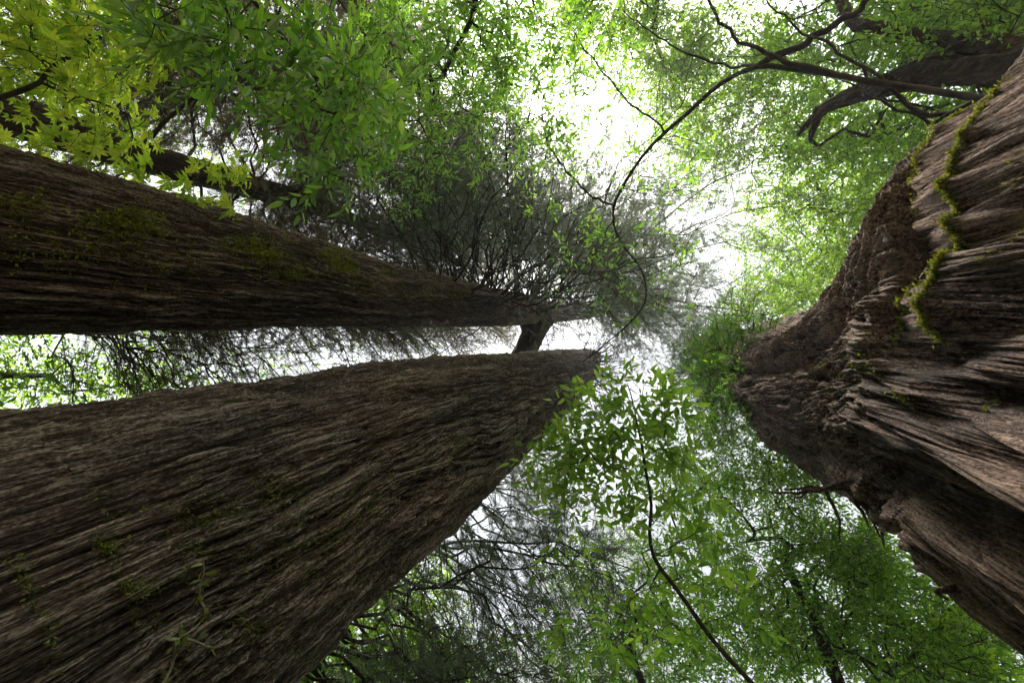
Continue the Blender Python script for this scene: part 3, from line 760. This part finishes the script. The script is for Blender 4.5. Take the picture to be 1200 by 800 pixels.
# ==================================================================== leafy trees
UG = 'broadleaf trees under the redwoods'
leafy('maple_tree', 'vine maple with lobed yellow-green leaves in the upper left corner', 'tree',
      [(-160,150,4.6,.05),(-40,120,4.8,.036),(30,98,5,.028),(85,65,5.1,.02),(108,40,5.2,.014),(110,0,5.4,.008)],
      [(20,30,70,60,4.4,6,30),(90,70,80,55,4.4,6,40),(150,60,50,50,4.4,6,25),(30,120,50,60,4.4,6,17),(138,148,28,22,4.6,5.4,9),(165,190,16,14,4.8,5.2,4),(205,208,14,10,4.8,5.2,3),(240,202,14,10,4.8,5.2,3),(272,226,14,18,4.8,5.2,5),(98,178,12,14,4.6,5,2)],
      leaf=(.095, .095), per=(3, 6), twig=.3, tmpl=PALM, mat=M_MAPLE, limbs=[[(85,66,5.1,.012),(130,78,5.1,.01),(155,78,5.1,.006),(178,58,5.1,.003)]], step=.3, tip=.003, group=UG)
leafy('laurel_tree', 'bay laurel with large deep green lance leaves hanging into the top edge left of centre', 'tree',
      [(120,-220,4.2,.05),(230,-90,4.2,.035),(300,10,4.3,.02),(370,90,4.5,.01)],
      [(230,30,60,40,3.6,5,21),(310,50,70,60,3.6,5,32),(380,100,60,70,3.8,5.4,35),(430,130,40,70,4,5.6,28),(400,205,34,28,4.2,5,15),(180,10,50,20,3.6,5,9),(260,95,40,26,3.8,5,9),(350,150,50,40,3.8,5,12),(460,60,60,60,4.4,6,19)],
      leaf=(.13, .034), per=(5, 9), twig=.3, tmpl=LANCE, mat=M_LAUREL, step=.3, tip=.003, group=UG, droop=.4)
leafy('laurel_tree', 'bay laurel with mid-sized blue-green leaves over the top edge beside the white sky gap', 'tree',
      [(500,-260,6.5,.06),(540,-110,7,.045),(560,0,7.5,.025),(520,90,8,.012)],
      [(500,40,80,60,7,11,165),(540,110,60,60,7,11,114),(580,40,50,60,7,10,56),(470,110,50,80,7,11,107),(630,30,50,40,6,9,31),(600,150,70,60,7,9,16),(520,180,60,30,7,10,38),(470,210,40,40,8,10,31),(620,80,50,70,7,10,22),(560,60,60,70,7,11,51)],
      leaf=(.13, .036), per=(5, 9), twig=.35, tmpl=DIAM, mat=M_LAUREL, tip=.004, group=UG)
# the sinuous slender tree whose stem snakes across the white gap
leafy('laurel_tree', 'sinuous slender laurel whose dark stem snakes across the white sky gap above the trunk tops', 'tree',
      [(1290,125,4.6,.0585),(1150,112,4.8,.0468),(1060,98,5,.0390),(980,88,5.2,.0328),(890,78,5.5,.0281),(830,110,5.8,.0250),(780,150,6.1,.0234),(745,195,6.3,.0218),(718,240,6.5,.0203),(722,280,6.6,.0187),(752,315,6.7,.0172),(758,350,6.7,.0156),(735,385,6.7,.0133),(700,412,6.7,.0109),(684,425,6.7,.0078)],
      [(640,110,60,50,6,7.5,42),(690,80,60,60,6.2,7.8,42),(640,200,40,50,6.2,7,18),(700,330,60,60,6.3,7,22),(665,150,30,30,6,7,20),(780,190,50,40,6.2,7,20),(620,60,50,50,6,8,36),(720,260,60,60,6,7,13),(790,330,30,50,6,7,5),(700,140,50,60,6,8,16)],
      leaf=(.1, .03), per=(3, 6), twig=.28, tmpl=LANCE, mat=M_LAUREL, tip=.0035, group=UG,
      limbs=[[(890,76,5.5,.032),(940,52,5.5,.03),(1000,18,5.4,.027),(1050,-30,5.3,.022)],
             [(980,88,5.2,.0234),(930,72,5.3,.0218),(870,50,5.5,.0187),(838,20,5.7,.0156),(825,-20,6,.0109)],
             [(718,240,6.5,.0109),(690,230,6.6,.0094),(660,195,6.7,.0078),(640,165,6.8,.0062),(634,120,6.9,.0039)],
             [(890,76,5.5,.0156),(850,80,5.8,.0133),(800,62,6.1,.0109),(760,36,6.4,.0078),(720,5,6.8,.0062)],
             [(775,148,6.1,.0094),(735,118,6.3,.0078),(700,78,6.6,.0062),(675,40,7,.0047)],
             [(1150,112,4.8,.02),(1112,140,5,.0195),(1060,120,5,.0156),(1000,70,5.2,.0125),(930,30,5.5,.0094),(890,-10,5.8,.0062)],
             [(1150,113,4.8,.016),(1092,148,5,.0140),(1040,120,5.1,.0109),(990,95,5.3,.0062)],
             [(720,255,6.5,.0094),(700,295,6.6,.0078),(670,320,6.8,.0047)]], wig=.12, base=(5.6, -1.5))
leafy('oak_tree', 'leaning dark mossy tree trunk crossing the upper right corner', 'tree',
      [(1330,50,6.5,.42),(1200,70,7,.38),(1130,78,7.4,.34),(1060,92,7.8,.28),(1000,110,8.3,.2),(960,128,8.8,.12),(935,160,9.2,.03)],
      [(1120,30,80,40,7,11,267),(1040,50,60,50,8,12,187),(1180,20,50,30,7,10,120),(960,40,60,50,8,12,146),(1080,150,70,40,8,12,146),(960,150,50,50,9,13,106),(1150,130,40,30,7,9,66)],
      leaf=(.09, .04), per=(5, 10), twig=.4, mat=M_OAK, group=UG, barkmat=M_BARK_FAR,
      limbs=[[(1200,60,7,.12),(1000,30,8,.07),(985,5,8.4,.07),(975,-40,9,.05)], [(960,128,8.8,.08),(955,140,9,.06),(948,165,9.2,.03)]])
leafy('oak_tree', 'light green tree crown filling the space above the thick right trunk', 'tree',
      [(1260,-60,12,.2),(1120,60,13,.15),(1000,180,14,.1),(920,230,15,.06)],
      [(980,200,90,70,11,17,519),(920,290,60,70,12,18,330),(1040,180,50,60,10,15,235),(900,120,80,70,11,17,362),(960,320,40,40,11,16,157),(1000,270,40,40,10,15,157),(860,60,70,60,11,17,251),(800,90,40,50,12,18,57),(850,200,50,50,12,18,63),(830,160,30,30,12,18,62),(900,350,40,26,11,16,93),(930,100,60,60,11,17,74)],
      leaf=(.1, .045), per=(5, 10), twig=.5, mat=M_FAR, group=UG, up=.8)
leafy('oak_tree', 'loose-crowned tree with small leaves right of the sky gap at the top edge', 'tree',
      [(820,-240,12,.14),(790,-80,13,.1),(760,40,14,.06),(800,120,15,.03)],
      [(720,20,60,36,12,17,280),(780,50,50,50,12,17,330),(700,60,40,40,12,17,101),(800,120,36,50,13,18,204),(760,110,40,40,12,17,76),(820,180,30,30,13,18,60),(660,10,40,20,12,16,76),(820,110,50,50,13,18,88),(770,190,40,30,13,18,32),(720,60,50,40,13,18,48)],
      leaf=(.11, .045), per=(5, 9), twig=.5, mat=M_FAR, group=UG)
# lower right
leafy('laurel_tree', 'young laurel with fresh green leaves on a thin bowed stem below the centre', 'tree',
      [(960,900,4.6,.03),(880,800,4.6,.026),(825,735,4.6,.022),(775,672,4.7,.018),(762,640,4.7,.015),(762,590,4.8,.012),(752,540,4.8,.009),(745,480,4.9,.006),(735,440,5,.004)],
      [(745,470,60,40,4.5,5.3,26),(700,495,55,35,4.5,5.3,26),(655,525,35,30,4.5,5.3,15),(740,540,70,40,4.5,5.6,26),(690,560,50,36,4.6,5.6,13),(790,500,40,40,4.5,5.6,13),(720,620,80,50,4.6,6,20),(800,620,50,60,4.6,6,19),(700,740,60,40,5,6,12),(660,540,40,30,4.6,5.6,8),(830,700,40,60,4.8,6,10),(770,720,40,50,4.8,6,10)],
      leaf=(.135, .043), per=(4, 7), twig=.3, tmpl=LANCE, mat=M_YOUNG, group=UG, tip=.003)
leafy('oak_tree', 'dense green tree below the thick right trunk along the lower right', 'tree',
      [(1080,960,8,.18),(1000,850,8.5,.13),(960,740,9,.09),(920,660,10,.06)],
      [(900,600,90,60,9,14,305),(960,700,90,80,8,13,479),(1060,740,80,70,8,12,364),(880,740,80,70,9,14,334),(1120,770,60,40,7,10,174),(850,540,60,50,9,14,174),(1010,650,40,40,8,12,159),(930,560,40,40,8,12,87)],
      leaf=(.11, .036), per=(5, 10), twig=.45, mat=M_OAK, group=UG)
leafy('laurel_tree', 'broad green crown with scattered sky holes along the bottom edge right of the drooping twigs', 'tree',
      [(800,1000,8,.12),(770,860,9,.08),(740,760,10,.05)],
      [(720,680,80,60,9,13,161),(760,760,70,50,9,13,220),(820,680,60,60,9,13,175),(800,560,60,60,9,14,102),(840,470,40,60,9,14,73),(680,770,50,40,9,13,73)],
      leaf=(.13, .038), per=(5, 9), twig=.4, mat=M_LAUREL, group=UG)
leafy('oak_tree', 'bright green bush-like crown peeking past the lower rim of the broad left trunk', 'tree',
      [(300,1000,9,.12),(400,880,10,.08),(440,780,11,.05)],
      [(400,780,60,40,9,14,255),(460,740,50,50,10,15,221),(500,690,40,40,10,15,102),(500,780,50,30,9,14,119),(560,770,50,30,10,14,68)],
      leaf=(.12, .05), per=(5, 9), twig=.5, mat=M_FAR, group=UG)
leafy('oak_tree', 'low green foliage visible in the gap between the two left trunks', 'tree',
      [(-200,440,12,.12),(-60,440,13,.08),(60,440,14,.05)],
      [(30,430,80,40,11,17,162),(120,450,60,20,12,17,81),(190,446,50,12,12,17,45),(300,430,60,26,14,20,30),(430,410,80,20,14,20,36)],
      leaf=(.12, .05), per=(5, 9), twig=.5, mat=M_FAR, group=UG)

# ==================================================================== the air
HAZE = 0.0014
if HAZE:
    bpy_me = bpy.data.meshes.new('haze'); hb = __import__('bmesh').new(); __import__('bmesh').ops.create_cube(hb, size=1); hb.to_mesh(bpy_me)
    ho = bpy.data.objects.new('haze', bpy_me); COL.objects.link(ho); ho.scale = (1200, 1200, 52); ho.location = (0, 0, 24)
    m, t, o = new_mat('haze'); pv = N(t, 'ShaderNodeVolumePrincipled'); pv.inputs['Color'].default_value = (.82, .9, 1, 1); pv.inputs['Density'].default_value = HAZE; pv.inputs['Anisotropy'].default_value = .3
    t.links.new(pv.outputs[0], o.inputs['Volume']); bpy_me.materials.append(m); ho['kind'] = 'stuff'
